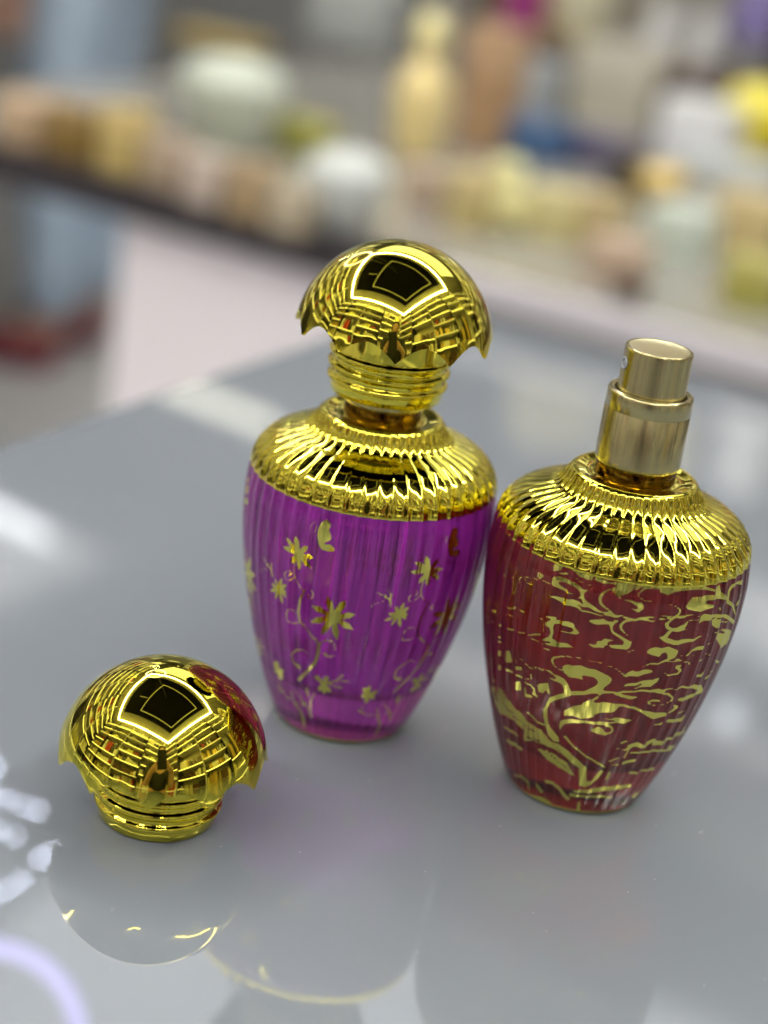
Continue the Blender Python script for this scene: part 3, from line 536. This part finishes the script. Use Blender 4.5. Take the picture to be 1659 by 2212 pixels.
# ---- domed caps
NS = 11
inside_m = mat('cap_inside_shaded', (.10, .085, .02), .25, 1.)  # the dome's gold darkened, so the hollow underside looks shaded
def cap(name, loc, z0, rot, label):
    root = empty(name, (loc[0], loc[1], z0), rot); tag(root, label, 'perfume cap')
    zc, a, bb, t_ = 13.4, 25.75, 26.55, .9
    n, k = 11*32, 60
    th = np.arange(n)/n*2*PI
    u = (th*NS/(2*PI)) % 1.0; u = np.abs(u-.5)*2                # 1 at the tip, 0 at the arch top
    zr = 19.7 - 4.3*np.abs(u)**1.75
    al0 = np.arcsin((zr-zc)/bb)
    s = (np.linspace(0, 1, k))[:, None]
    al = al0[None]+(PI/2-al0[None])*s
    r = a*np.cos(al); z = zc+bb*np.sin(al)
    fl = np.exp(-((z-zr[None])/1.2)**2)
    r = r + .12*fl*(u[None]-.3)   # tips lean out, arches are drawn in a little
    def shell(r, z):
        V = np.stack([r*np.cos(th), r*np.sin(th), z], -1); return V
    outer = shell(r, z); inner = shell(np.maximum(r-t_, 0), z-t_*np.sin(al)*.6+.0)
    inner[0] = outer[0]*1.0; inner[0][:, :2] = outer[0][:, :2]*(1-t_/25.)
    V = np.concatenate([inner[::-1].reshape(-1, 3), outer.reshape(-1, 3)])*MM
    kk = 2*k; i = np.arange(kk-1)[:, None]*n; j = np.arange(n)[None]; j2 = ((np.arange(n)+1) % n)[None]
    F = np.stack([i+j, i+j2, i+n+j2, i+n+j], -1).reshape(-1, 4)
    o = np_obj('dome', V, F, gold, root)
    o.data.materials.append(inside_m); mi = np.zeros(len(F), np.int32); mi[:(k-1)*n] = 1; o.data.polygons.foreach_set('material_index', mi)
    ed = o.modifiers.new('edge', 'EDGE_SPLIT'); ed.split_angle = math.radians(50)
    def ring(z, r, h):  # rounded bead
        return [(r-h*.55, z-h/2), (r-h*.15, z-h*.38), (r, z-h*.15), (r, z+h*.15), (r-h*.15, z+h*.38), (r-h*.55, z+h/2)]
    p = [(13.6, .5), (13.9, .1), (14.5, 0.), (14.75, .2), (14.9, 2.6), (14.9, 2.7)]+ring(3.7, 15.75, 1.7)+[(14.75, 4.9), (14.7, 6.2)]+ring(7.2, 16.0, 1.7)+[(14.9, 8.4), (14.85, 9.7)]+ring(10.6, 16.0, 1.5)+[(15.2, 11.8), (15.1, 14), (14.8, 30)]
    lathe('collar_rings', [(r_*MM, z_*MM) for r_, z_ in p], gold, root, 160)
    lathe('inner_bore', [(r_*MM, z_*MM) for r_, z_ in [(13.62, .52), (12.2, .8), (11.6, 1.2), (11.5, 30), (0, 30.2)]][::-1], mat('bore_plastic', (.30, .30, .28), .4), root, 96)
    return root
# tips point at roughly -5 degrees off the view axis on the standing cap
cap('domed_stopper', (-.0446703, .3695729), 0.0003, math.radians(-88), 'gold domed cap with scalloped rim standing alone on the glass counter')
cap('domed_stopper', BP1, .0951, math.radians(-86.5), 'gold domed cap with scalloped rim set on the purple bottle')

# ================================================================== people (the photographer is seen only in the gold; a shopper stands far behind)
skin_m = noisy(mat('skin', (.55, .33, .24), .5, 0., Subsurface_Weight=.1), 30, .08)
def skinned(name, nodes, edges, m, parent=None, root=0, sub=2):
    me = bpy.data.meshes.new(name); me.from_pydata([n[:3] for n in nodes], edges, []); me.update()
    o = bpy.data.objects.new(name, me); COL.objects.link(o); me.materials.append(m)
    sk = o.modifiers.new('skin', 'SKIN'); sk.use_smooth_shade = True
    sv = me.skin_vertices[0].data
    for i, nd in enumerate(nodes):
        r = nd[3]; sv[i].radius = r if isinstance(r, tuple) else (r, r); sv[i].use_root = (i == root)
    sb = o.modifiers.new('sub', 'SUBSURF'); sb.levels = sub; sb.render_levels = sub
    if parent: o.parent = parent
    return o
def person(loc, rz, label, shirt, trousers, shoe, hair_m, hands, elbows, bend=0., scale=1.):
    """hands / elbows: local points (x right, y front) for the two arms"""
    root = empty('person', loc, rz); root.scale = (scale,)*3; tag(root, label, 'person')
    N = []; Ed = []
    def add(x, y, z, r, par=None):
        N.append((x, y, z, r)); i = len(N)-1
        if par is not None: Ed.append((par, i))
        return i
    pel = add(0, 0, .92, (.15, .11)); wai = add(0, .01, 1.08, (.125, .095), pel); che = add(0, .02+bend*.3, 1.27, (.16, .11), wai); nb = add(0, .01+bend*.6, 1.41, (.07, .06), che)
    nk = add(0, .03+bend, 1.48, .05, nb); hd = add(0, .05+bend*1.3, 1.56, (.072, .085), nk); ht = add(0, .05+bend*1.4, 1.66, (.066, .08), hd)
    jaw = add(0, .105+bend*1.35, 1.545, .03, hd)
    arms = []
    for sx, H, El in ((-1, hands[0], elbows[0]), (1, hands[1], elbows[1])):
        sh = add(sx*.18, .01+bend*.5, 1.37, .055, che); el = add(*El, .04, sh); wr = add(*H[0], .026, el)
        pa = add(*H[1], (.020, .030), wr); arms.append((sh, el, wr))
        for tip_mid, tip in H[2]:
            m1 = add(*tip_mid, .0088, pa); add(*tip, .0072, m1)
    for sx in (-1, 1):
        hp = add(sx*.095, 0, .84, .09, pel); kn = add(sx*.10, .02, .48, .06, hp); an = add(sx*.10, -.01, .09, .042, kn); add(sx*.11, .13, .035, .035, an)
    body = skinned('body', N, Ed, skin_m, root)
    for k, (sx) in enumerate((-1, 1)):   # clothes follow the limbs a little wider
        hp = (sx*.095, 0, .84, .102)
    Tn = [(0, 0, .93, (.165, .125)), (0, 0, .99, (.15, .115))]; Te = [(0, 1)]
    for sx in (-1, 1):
        i = len(Tn); Tn += [(sx*.095, 0, .83, .103), (sx*.10, .02, .48, .076), (sx*.10, -.01, .10, .064)]; Te += [(0, i), (i, i+1), (i+1, i+2)]
    skinned('trousers', Tn, Te, trousers, root)
    Sn = [(0, 0, .93, (.168, .13)), (0, .01, 1.08, (.145, .115)), (0, .02+bend*.3, 1.27, (.178, .13)), (0, .01+bend*.6, 1.40, (.08, .075))]; Se = [(0, 1), (1, 2), (2, 3)]
    for sx, El in ((-1, elbows[0]), (1, elbows[1])):
        i = len(Sn); s_ = (sx*.18, .01+bend*.5, 1.37)
        mid = [s_[q]*.05+El[q]*.95 for q in range(3)]
        Sn += [(*s_, .07), (*mid, .058)]; Se += [(2, i), (i, i+1)]
    skinned('shirt', Sn, Se, shirt, root)
    skinned('hair', [(0, .035+bend*1.3, 1.60, (.082, .085)), (0, .04+bend*1.4, 1.685, (.074, .082)), (0, -.01+bend*1.2, 1.53, (.06, .05))], [(0, 1), (0, 2)], hair_m, root)
    for sx in (-1, 1):
        skinned('shoe', [(sx*.10, -.03, .05, .048), (sx*.108, .08, .045, .045), (sx*.112, .17, .035, .034)], [(0, 1), (1, 2)], shoe, root)
        e_ = skinned('eye', [(sx*.028, .05+bend*1.35+.078, 1.60, .009), (sx*.028, .05+bend*1.35+.082, 1.60, .007)], [(0, 1)], mat('eye', (.03, .02, .02), .2), root, sub=1)
    return root
black_c = noisy(mat('black_cotton', (.012, .012, .013), .8), 20, .2); hair_b = mat('black_hair', (.012, .009, .008), .4)
denim = noisy(mat('light_blue_denim', (.46, .58, .72), .8), 40, .15); red_shoe = mat('red_canvas', (.26, .02, .05), .6)
# photographer: feet behind the counter edge, phone held in both hands in front
PX, PY = .02, -.50; G0 = FZ
def L(x, y, z): return ((x-PX)/.92, (y-PY)/.92, (z-G0)/.92)                      # world -> local (no turn)
bk = -fw                                                        # backwards from the lens
pc = Vector((0, 0, CAM_H))+bk*.016 - up*.0
def ph(a, b, c): v = pc+right*a+up*b+bk*c; return L(v.x, v.y, v.z)
hl = (ph(-.095, -.10, .06), ph(-.062, -.065, .03), [(ph(-.052, -.02, .012), ph(-.030, -.012, .017)), (ph(-.054, -.04, .012), ph(-.030, -.034, .017)), (ph(-.056, -.058, .012), ph(-.031, -.055, .017)), (ph(-.050, -.080, .012), ph(-.030, -.074, .017)), (ph(-.045, -.050, .030), ph(-.022, -.035, .030))])
hr = (ph(.095, -.10, .06), ph(.062, -.065, .03), [(ph(.052, -.010, .012), ph(.030, -.004, .017)), (ph(.054, -.03, .012), ph(.030, -.026, .017)), (ph(.056, -.050, .012), ph(.031, -.047, .017)), (ph(.050, -.075, .012), ph(.030, -.068, .017)), (ph(.045, -.045, .030), ph(.022, -.030, .030))])
person((PX, PY, G0), 0, 'photographer in a black shirt holding up a phone, mirrored in the gold caps', black_c, black_c, black_c, hair_b, (hl, hr), ((-.17, .20, 1.03), (.17, .20, 1.03)), bend=.10, scale=.92)
pe = bpy.data.objects.new('phone', None); COL.objects.link(pe); tag(pe, 'dark phone held upright in both hands of the photographer', 'phone')
pm = M.copy(); pm.translation = pc; pe.matrix_world = pm
box('case', -.038, .038, -.078, .078, -.004, .004, mat('phone_back', (.015, .015, .017), .35), pe, .003)
box('screen', -.036, .036, -.075, .075, .0041, .0049, emis('phone_screen', (.4, .4, .45), .4), pe)
# shopper far behind the island
def rest(sx): return ((sx*.24, .03, .84), (sx*.245, .05, .77), [((sx*(.245+.004*k), .03+.02*k, .70), (sx*.245, .03+.02*k, .665)) for k in range(4)]+[((sx*.225, .09, .74), (sx*.222, .10, .71))])
person((-.70, 3.46, FZ), math.radians(78), 'shopper in light blue jeans and red shoes standing beyond the far counter', noisy(mat('pale_shirt', (.55, .66, .68), .8), 20, .1), denim, red_shoe, hair_b, (rest(-1), rest(1)), ((-.25, -.02, 1.09), (.25, -.02, 1.09)))

# ================================================================== background counter and its goods
IZ = -.15
isl = room_empty('island_counter', 0, 0, 0); tag(isl, 'white shop counter with dark top edge crowded with perfume goods behind the bottles', 'counter')
box('counter_top', -1.50, .8, 1.455, 2.62, IZ-.012, IZ, noisy(mat('pale_counter_top', (.34, .33, .30), .15), 4, .1), isl)
box('top_edge', -1.52, -.72, 1.425, 1.452, IZ-.035, IZ+.004, dark_edge, isl); box('top_edge', -.718, .8, 1.430, 1.452, IZ-.022, IZ+.002, white_lam, isl)
box('glass_front', -.718, .78, 1.453, 1.459, FZ, IZ-.025, noisy(mat('grey_glass_front', (.30, .31, .32), .12), 3, .1), isl)
box('cabinet', -1.10, .78, 1.46, 2.60, FZ, IZ-.0145, noisy(mat('lilac_white_panel', (.90, .86, .93), .4), 2, .03), isl)
box('leg', -1.46, -1.42, 2.5, 2.54, FZ, IZ-.0145, dark_edge, isl)

def unz(x, y, z):
    U, V = x-829.5, y-1106.; u = cr_*U+sr_*V; v = -sr_*U+cr_*V
    X, Y = u/FPX, -v/FPX; r = Vector((X, cp+Y*sp, -sp+Y*cp)); t = (z-CAM_H)/r.z
    return Vector((0, 0, CAM_H))+r*t, t
cm = {}
def cmat(c, metal=0., rough=.4):
    k = (c, metal, rough)
    if k not in cm: cm[k] = noisy(mat('goods_paint', c, rough, metal), 12, .12)
    return cm[k]
def good(kind, x, y, wpx, hpx, col, label, metal=0., cat=None, z=IZ, dd=.8, col2=None):
    """stands with its foot where the view ray through (x, y) meets the shelf; size from picture units at that distance"""
    p, t = unz(x, y, z); w_ = wpx/FPX*t; h_ = hpx/FPX*t; d_ = w_*dd
    m = cmat(col, metal, .25 if metal else .45); m2 = cmat(col2 or tuple(min(1, c*1.15+.05) for c in col), metal, .3)
    if kind == 'box':
        o = empty('perfume_box', p, RZ+rnd.uniform(-.12, .12)); tag(o, label, cat or 'perfume box')
        box('box_base', -w_/2, w_/2, 0, d_, .0005, h_*.62, m, o, .002); box('lid', -w_/2-.001, w_/2+.001, -.001, d_+.001, h_*.62+.0005, h_, m2, o, .002)
    elif kind == 'bottle':
        o = empty('display_bottle', p); tag(o, label, cat or 'bottle')
        r = w_/2; pr = [(0, 0), (r*.7, 0), (r*.85, h_*.05), (r, h_*.35), (r*.9, h_*.55), (r*.45, h_*.68), (r*.3, h_*.72), (r*.3, h_*.76)]
        g = lathe('bottle_body', pr, m, o, 40); c_ = [(r*.3, h_*.74), (r*.55, h_*.77), (r*.6, h_*.88), (r*.4, h_*.97), (0, h_)]
        lathe('stopper', c_, m2, o, 32)
    elif kind == 'bowl':
        o = empty('display_bowl', p); tag(o, label, cat or 'bowl')
        r = w_/2; lathe('bowl_body', [(0, 0), (r*.5, 0), (r*.55, h_*.1), (r*.9, h_*.45), (r, h_*.7), (r*.97, h_*.72), (0, h_*.74)], m, o, 48); lathe('bowl_lid', [(r*.95, h_*.745), (r*.8, h_*.9), (r*.3, h_*.97), (.12*r, h_), (0, h_)], m2, o, 48)
    elif kind == 'tray':
        o = empty('display_tray', p, RZ); tag(o, label, cat or 'tray')
        box('tray_base', -w_/2, w_/2, 0, d_, .0005, h_*.3, m, o, .002)
        for (a, b, c, d) in ((-w_/2, w_/2, 0, .012), (-w_/2, w_/2, d_-.012, d_), (-w_/2, -w_/2+.012, .0125, d_-.0125), (w_/2-.012, w_/2, .0125, d_-.0125)): box('tray_side', a, b, c, d, h_*.3+.0005, h_, m2, o)
    return o
T, GD, CR, BR = (.45, .33, .16), (.62, .47, .14), (.78, .70, .42), (.22, .12, .07)
L_ = [
 ('box', 30, 322, 120, 110, (.52, .38, .24), 'tan box at the left end of the far counter, next to the dark gold tray'),
 ('box', 135, 352, 110, 120, (.34, .22, .06), 'dark gold box second from the left end of the far counter', .4),
 ('box', 245, 385, 95, 150, (.62, .48, .18), 'bright gold box third from the left end of the far counter', .3),
 ('box', 335, 415, 85, 120, (.40, .31, .22), 'dull brown box fourth from the left on the far counter front'),
 ('box', 425, 445, 90, 110, (.50, .42, .36), 'pinkish beige box in front of the white bowl on the far counter'),
 ('box', 520, 475, 90, 120, (.36, .26, .14), 'brown box leaning row at the far counter front, left of the pale jar'),
 ('box', 605, 505, 90, 100, (.42, .36, .26), 'beige box at the far counter front below the dark gap'),
 ('bowl', 490, 325, 240, 205, (.50, .55, .47), 'large white lidded bowl on the far counter'),
 ('box', 630, 330, 110, 70, (.40, .40, .08), 'olive green box right of the white bowl'),
 ('bowl', 735, 500, 190, 180, (.54, .58, .57), 'pale white jar at the front of the far counter behind the capped bottle'),
 ('bottle', 895, 335, 130, 300, (.85, .70, .34), 'tall cream gold bottle standing upright on the far counter', .2),
 ('box', 1020, 325, 110, 260, (.42, .27, .15), 'tall brown box right of the tall cream gold bottle'),
 ('box', 1120, 250, 120, 120, (.30, .33, .36), 'grey blue box behind the blue box'),
 ('box', 1300, 280, 200, 170, (.42, .40, .33), 'wide taupe box in the second row of the far counter'),
 ('box', 1125, 345, 130, 85, (.035, .10, .24), 'deep blue box in the middle of the far counter'),
 ('box', 1275, 362, 150, 70, (.07, .06, .13), 'dark violet box right of the deep blue box'),
 ('box', 1425, 235, 120, 60, (.66, .55, .38), 'small tan box above the white carton'),
 ('box', 1480, 340, 160, 120, (.72, .74, .80), 'white carton left of the bright yellow jar'),
 ('bowl', 1625, 345, 170, 165, (.80, .68, .05), 'bright yellow jar at the right edge of the picture'),
 ('box', 905, 455, 100, 90, (.46, .36, .28), 'brownish box at the left of the cream row'),
 ('box', 990, 500, 90, 130, (.60, .50, .24), 'gold beige box left of the bright cream box', .2),
 ('bottle', 1080, 490, 130, 150, (.80, .76, .38), 'round cream yellow bottle in the front row of the far counter'),
 ('box', 1180, 520, 110, 110, (.60, .54, .26), 'khaki box right of the round cream yellow bottle'),
 ('box', 1270, 540, 100, 120, (.50, .40, .20), 'gold brown box in the front row near the dark gap', .2),
 ('box', 1310, 610, 120, 90, (.50, .38, .28), 'pinkish tan box at the counter edge above the pump bottle'),
 ('box', 1345, 648, 70, 40, (.05, .02, .015), 'small dark brown box at the counter edge behind the spray pump'),
 ('box', 1330, 430, 70, 100, (.03, .02, .015), 'black box left of the gold jar'),
 ('bowl', 1420, 445, 130, 90, (.62, .46, .16), 'gold jar right of the black box', .4),
 ('box', 1560, 410, 200, 60, (.46, .50, .52), 'long grey blue carton under the yellow jar'),
 ('box', 1440, 560, 130, 110, (.56, .64, .58), 'pale green box in the front row right of the tan boxes'),
 ('box', 1590, 545, 150, 120, (.55, .44, .22), 'wide tan box at the right edge of the picture'),
 ('box', 1600, 670, 120, 110, (.38, .36, .08), 'olive box at the counter edge on the far right'),
]
for it in L_:
    kind, x, y, a, b, c, lab = it[:7]; good(kind, x, y, a, b, c, lab, *(it[7:]))
# dark back rail of the island and things on the ledge beyond it
led = room_empty('back_ledge', 0, 0, 0); tag(led, 'dark wooden ledge board along the back of the far counter', 'ledge')
box('ledge_board', -1.2, .78, 2.44, 2.60, IZ+.0005, IZ+.10, noisy(mat('dark_brown_wood', (.07, .045, .035), .4), 6, .3), led)
for (x, y, a, b, c, lab) in [(450, 105, 200, 30, (.30, .22, .05), 'flat olive gold tray on the dark ledge'), (1115, 60, 90, 130, (.25, .02, .16), 'magenta box standing on the dark ledge'), (1235, 70, 110, 130, (.60, .58, .42), 'cream box beside the magenta box on the dark ledge'), (1625, 90, 110, 130, (.22, .18, .42), 'violet box on the dark ledge at the right edge'), (740, 90, 180, 120, (.34, .37, .38), 'grey carton on the dark ledge above the gold bottle')]:
    good('box', x, y, a, b, c, lab, z=IZ+.1005, dd=.5)
pil = tag(room_box('pillar', -2.62, -2.50, 2.62, 2.76, FZ, CZ, noisy(mat('pink_grey_paint', (.42, .39, .42), .5), 3, .05)), 'slim pinkish grey pillar at the upper left of the background', 'pillar')

# ================================================================== hanging crystal light mirrored in the counter top, left
def mirror_pt(x, y, d):
    """where something must hang so that the counter shows it at (x, y): path length d"""
    U, V = x-829.5, y-1106.; u = cr_*U+sr_*V; v = -sr_*U+cr_*V
    X, Y = u/FPX, -v/FPX; r = Vector((X, cp+Y*sp, -sp+Y*cp)).normalized(); q = Vector((0, 0, CAM_H))+r*d; q.z = -q.z
    return q
bead_m = emis('led_bead', (.72, .78, 1.), 260.); arc_m = emis('ring_lamp', (.56, .50, 1.), 7.)
cen = mirror_pt(-60, 1850, .86)
pl = empty('crystal_lamp', cen); tag(pl, 'hanging crystal lamp with strings of bluish light beads mirrored in the counter at left', 'lamp')
def tube(bm, a, b, r):
    d = b-a; l = d.length; q = Vector((0, 0, 1)).rotation_difference(d)
    bmesh.ops.create_cone(bm, cap_ends=True, segments=8, radius1=r, radius2=r, depth=l, matrix=Matrix.Translation((a+b)/2) @ q.to_matrix().to_4x4())
bm = bmesh.new(); tube(bm, Vector((0, 0, .03)), Vector((0, 0, CZ-cen.z)), .0012); bm_obj('cord', bm, dark_edge, pl)
strings = [[(-30, 1712), (98, 1757), 4], [(-20, 1787), (48, 1812), 2], [(122, 1832), (74, 1864), 2], [(64, 1892), (-30, 1948), 3], [(-20, 1655), (0, 1662), 1]]
for (a, b, n) in strings:
    bmw = bmesh.new(); pa = mirror_pt(*a, .86)-cen; pb = mirror_pt(*b, .86)-cen; tube(bmw, pa, pb, .0003); tube(bmw, pa, Vector((0, 0, .03)), .0003); st_ = bm_obj('bead_string', bmw, dark_edge, pl)
    for i in range(n):
        t = (i+.5)/n; p_ = mirror_pt(a[0]+(b[0]-a[0])*t, a[1]+(b[1]-a[1])*t, .86)-cen
        bb_ = bmesh.new(); bmesh.ops.create_icosphere(bb_, subdivisions=2, radius=.0006, matrix=Matrix.Translation(p_)); bm_obj('light_bead', bb_, bead_m, st_, True)
rc = mirror_pt(-40, 2262, .80)
rl = empty('ring_lamp', rc); tag(rl, 'violet white ring lamp mirrored in the counter at the lower left', 'lamp')
view = (mirror_pt(0, 2150, .80)-Vector((0, 0, -CAM_H))).normalized(); xx = view.cross(Vector((0, 0, 1))).normalized(); yy = xx.cross(view)
Rr = 195/FPX*.80; rt = 17/FPX*.80
Vv = []; Ff = []
for i in range(72):
    a = i/72*2*PI; c_ = (xx*math.cos(a)+yy*math.sin(a)); 
    for j in range(10):
        b = j/10*2*PI; Vv.append(c_*(Rr+rt*math.cos(b))+view*rt*math.sin(b)); Ff.append((i*10+j, ((i+1) % 72)*10+j, ((i+1) % 72)*10+(j+1) % 10, i*10+(j+1) % 10))
mesh_obj('ring_tube', Vv, Ff, arc_m, rl)
bm = bmesh.new(); tube(bm, yy*Rr, Vector((yy.x*Rr, yy.y*Rr, CZ-rc.z)), .001); bm_obj('cord', bm, dark_edge, rl)

tube_m = emis('tube_light_white', (.95, .97, 1.), 5.); tube_w = emis('tube_light_warm', (1., .97, .74), 2.6); tube_b = emis('tube_light_blue', (.62, .68, 1.), 4.)
for (a, b, r_, m_, lab, d_) in [((340, 822), (600, 925), .013, tube_w, 'warm white tube light hanging over the aisle, mirrored behind the capped bottle', 3.0),
        ((-140, 1040), (105, 1162), .012, tube_m, 'white tube light hanging at left, mirrored at the left edge of the counter', 2.8),
        ((1520, 735), (1760, 830), .014, tube_m, 'white tube light hanging at right, mirrored right of the spray pump', 3.0),
        ((1500, 715), (1740, 800), .008, tube_b, 'thin bluish tube light hanging beside the white one at right', 3.05)]:
    A_, B_ = mirror_pt(*a, d_), mirror_pt(*b, d_); c0 = (A_+B_)/2
    o = empty('tube_light', c0); tag(o, lab, 'light')
    bm = bmesh.new(); tube(bm, A_-c0, B_-c0, r_); bm_obj('light_tube', bm, m_, o)
    for t in (.1, .9):
        q = A_*(1-t)+B_*t-c0; bm = bmesh.new(); tube(bm, q+Vector((0, 0, r_)), Vector((q.x, q.y, CZ-c0.z)), .002); bm_obj('cord', bm, dark_edge, o)
for (x, y, m_, r_, lab) in [(555, 1540, emis('spot_warm', (1., .85, .75), 1.5), .022, 'small warm spot lamp mirrored left of the purple bottle'), (1575, 1545, emis('spot_cool', (.8, .88, 1.), 2.2), .022, 'small cool spot lamp mirrored right of the red bottle')]:
    c0 = mirror_pt(x, y, 2.6); o = empty('spot_lamp', c0); tag(o, lab, 'light')
    bm = bmesh.new(); bmesh.ops.create_icosphere(bm, subdivisions=3, radius=r_); bm_obj('bulb', bm, m_, o, True)
    bm = bmesh.new(); tube(bm, Vector((0, 0, r_)), Vector((0, 0, CZ-c0.z)), .002); bm_obj('cord', bm, dark_edge, o)

# fine dust lying on the counter glass
r_ = random.Random(12); bm = bmesh.new()
for i in range(260):
    x, y = r_.uniform(-.16, .22), r_.uniform(.26, .75); a = r_.uniform(0, PI); l = r_.choice([.00012, .00015, .0002, .00025, .0009]); w_ = min(l, r_.uniform(.00006, .00014))
    dx, dy = math.cos(a)*l, math.sin(a)*l; ex, ey = -math.sin(a)*w_, math.cos(a)*w_
    vs_ = [bm.verts.new((x+p*dx+q*ex, y+p*dy+q*ey, z)) for z in (.00003, .00012) for (p, q) in ((-1, -.4), (.2, -1), (1, .3), (-.3, 1))]
    for f in ((0, 1, 5, 4), (1, 2, 6, 5), (2, 3, 7, 6), (3, 0, 4, 7), (4, 5, 6, 7), (3, 2, 1, 0)): bm.faces.new([vs_[k] for k in f])
d_ = bm_obj('dust', bm, mat('dust_flecks', (.50, .50, .50), .9)); tag(d_, 'fine dust flecks lying on the grey glass counter top', 'dust', kind='stuff')
